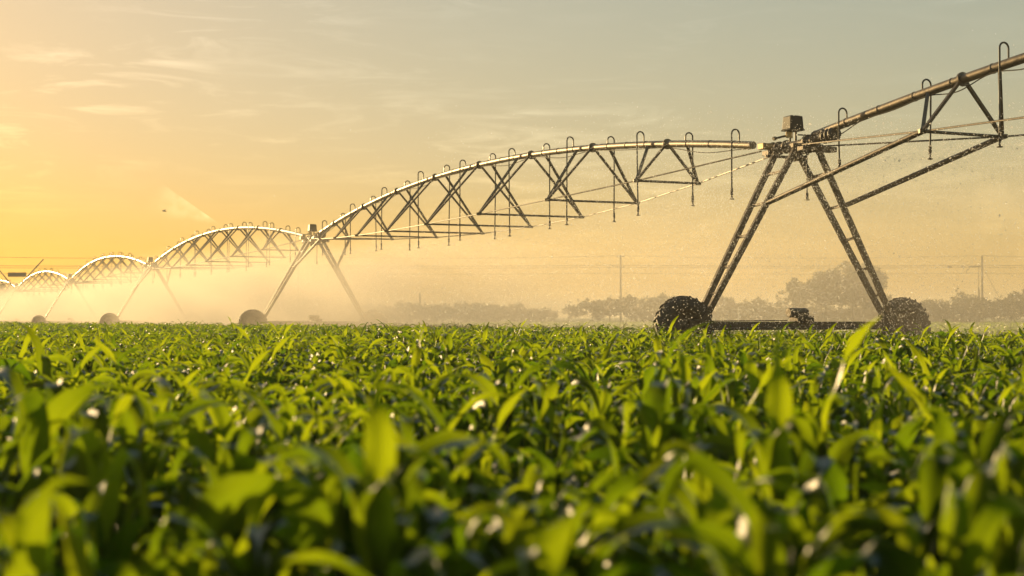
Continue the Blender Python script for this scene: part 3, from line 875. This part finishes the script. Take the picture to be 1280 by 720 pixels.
nt.links.new(sky.outputs[0], soft.inputs[0]); nt.links.new(soft.outputs[0], hs.inputs['Color']); nt.links.new(hs.outputs[0], tint.inputs[6]); tint.inputs[7].default_value = (.94, .735, .56, 1)
# thin streaky cirrus in the air above the field
mp = N(nt, 'ShaderNodeMapping'); mp.inputs['Scale'].default_value = (3.0, 3.0, 22); mp.inputs['Rotation'].default_value = (R(4), R(-7), 0)
nt.links.new(tc.outputs['Generated'], mp.inputs[0])
cn = N(nt, 'ShaderNodeTexNoise'); cn.inputs['Scale'].default_value = 3.2; cn.inputs['Detail'].default_value = 12; cn.inputs['Roughness'].default_value = .66; cn.inputs['Distortion'].default_value = 1.3
nt.links.new(mp.outputs[0], cn.inputs['Vector'])
cr = ramp(nt, cn.outputs['Fac'], [(.50, (0, 0, 0)), (.72, (1, 1, 1))])
cs = N(nt, 'ShaderNodeMath', operation='MULTIPLY'); cs.inputs[1].default_value = .0
cm = N(nt, 'ShaderNodeTexNoise'); cm.inputs['Scale'].default_value = 3.4; cm.inputs['Detail'].default_value = 2
mp2 = N(nt, 'ShaderNodeMapping'); mp2.inputs['Scale'].default_value = (1, 1, 2.2); mp2.inputs['Location'].default_value = (.35, .2, .1); nt.links.new(tc.outputs['Generated'], mp2.inputs[0]); nt.links.new(mp2.outputs[0], cm.inputs['Vector'])
cmr = ramp(nt, cm.outputs['Fac'], [(.42, (.10, .10, .10)), (.62, (.95, .95, .95))])
nt.links.new(cmr.outputs['Color'], cs.inputs[1])
nt.links.new(cr.outputs['Color'], cs.inputs[0])
add = N(nt, 'ShaderNodeMix', data_type='RGBA', blend_type='MULTIPLY'); add.clamp_result = False
nt.links.new(cs.outputs[0], add.inputs[0]); nt.links.new(tint.outputs[2], add.inputs[6]); add.inputs[7].default_value = (1.45, 1.45, 1.5, 1)
# a faint puffy cloud low on the right
vd = N(nt, 'ShaderNodeVectorMath', operation='DISTANCE'); nt.links.new(tc.outputs['Generated'], vd.inputs[0])
vd.inputs[1].default_value = Vector((math.sin(R(19.2)), math.cos(R(19.2)), math.tan(R(3.6)))).normalized()
vm = N(nt, 'ShaderNodeMapRange', interpolation_type='SMOOTHSTEP')
for q_, v_ in zip(('From Min', 'From Max', 'To Min', 'To Max'), (.06, .02, 0., .30)): vm.inputs[q_].default_value = v_
nt.links.new(vd.outputs['Value'], vm.inputs['Value'])
pn = N(nt, 'ShaderNodeTexNoise'); pn.inputs['Scale'].default_value = 34; pn.inputs['Detail'].default_value = 8; nt.links.new(tc.outputs['Generated'], pn.inputs['Vector'])
pa = N(nt, 'ShaderNodeMath', operation='ADD'); nt.links.new(pn.outputs['Fac'], pa.inputs[0]); nt.links.new(vm.outputs['Result'], pa.inputs[1])
pr = ramp(nt, pa.outputs[0], [(.74, (0, 0, 0)), (.82, (1, 1, 1))])
pm_ = N(nt, 'ShaderNodeMix', data_type='RGBA', blend_type='MULTIPLY'); pm_.clamp_result = False
nt.links.new(pr.outputs['Color'], pm_.inputs[0]); nt.links.new(add.outputs[2], pm_.inputs[6]); pm_.inputs[7].default_value = (1.13, 1.12, 1.12, 1)
nt.links.new(pm_.outputs[2], bg.inputs[0]); nt.links.new(bg.outputs[0], wo.inputs[0])
sun = bpy.data.lights.new('sun', 'SUN'); sun.energy = 3.3; sun.angle = R(.6); sun.color = (1, .69, .31)
so = bpy.data.objects.new('sun', sun); COL.objects.link(so)
sd = Vector((math.sin(SUN_AZ) * math.cos(SUN_EL), math.cos(SUN_AZ) * math.cos(SUN_EL), math.sin(SUN_EL)))
so.rotation_euler = sd.to_track_quat('Z', 'Y').to_euler(); so.location = sd * 50
cam = bpy.data.cameras.new('camera'); co = bpy.data.objects.new('camera', cam); COL.objects.link(co); scene.camera = co
co.location = (0, 0, CZ); co.rotation_euler = (R(90) + math.atan(36 / F), 0, 0)
cam.lens = 50; cam.sensor_width = 36; cam.clip_start = .05; cam.clip_end = 5000
cam.dof.use_dof = True; cam.dof.focus_distance = 26; cam.dof.aperture_fstop = 2.4; cam.dof.aperture_blades = 0
vs = scene.view_settings; vs.view_transform = 'Standard'; vs.look = 'None'; vs.exposure = 1.3; vs.gamma = 1; vs.use_curve_mapping = False
cy = scene.cycles
cy.use_denoising = True
try: cy.denoiser = 'OPENIMAGEDENOISE'
except Exception: pass
cy.max_bounces = 8; cy.diffuse_bounces = 3; cy.glossy_bounces = 3; cy.transmission_bounces = 5; cy.volume_bounces = 2; cy.transparent_max_bounces = 24
cy.caustics_reflective = False; cy.caustics_refractive = False
cy.sample_clamp_indirect = 4
cy.volume_step_rate = 1.0; cy.volume_max_steps = 128
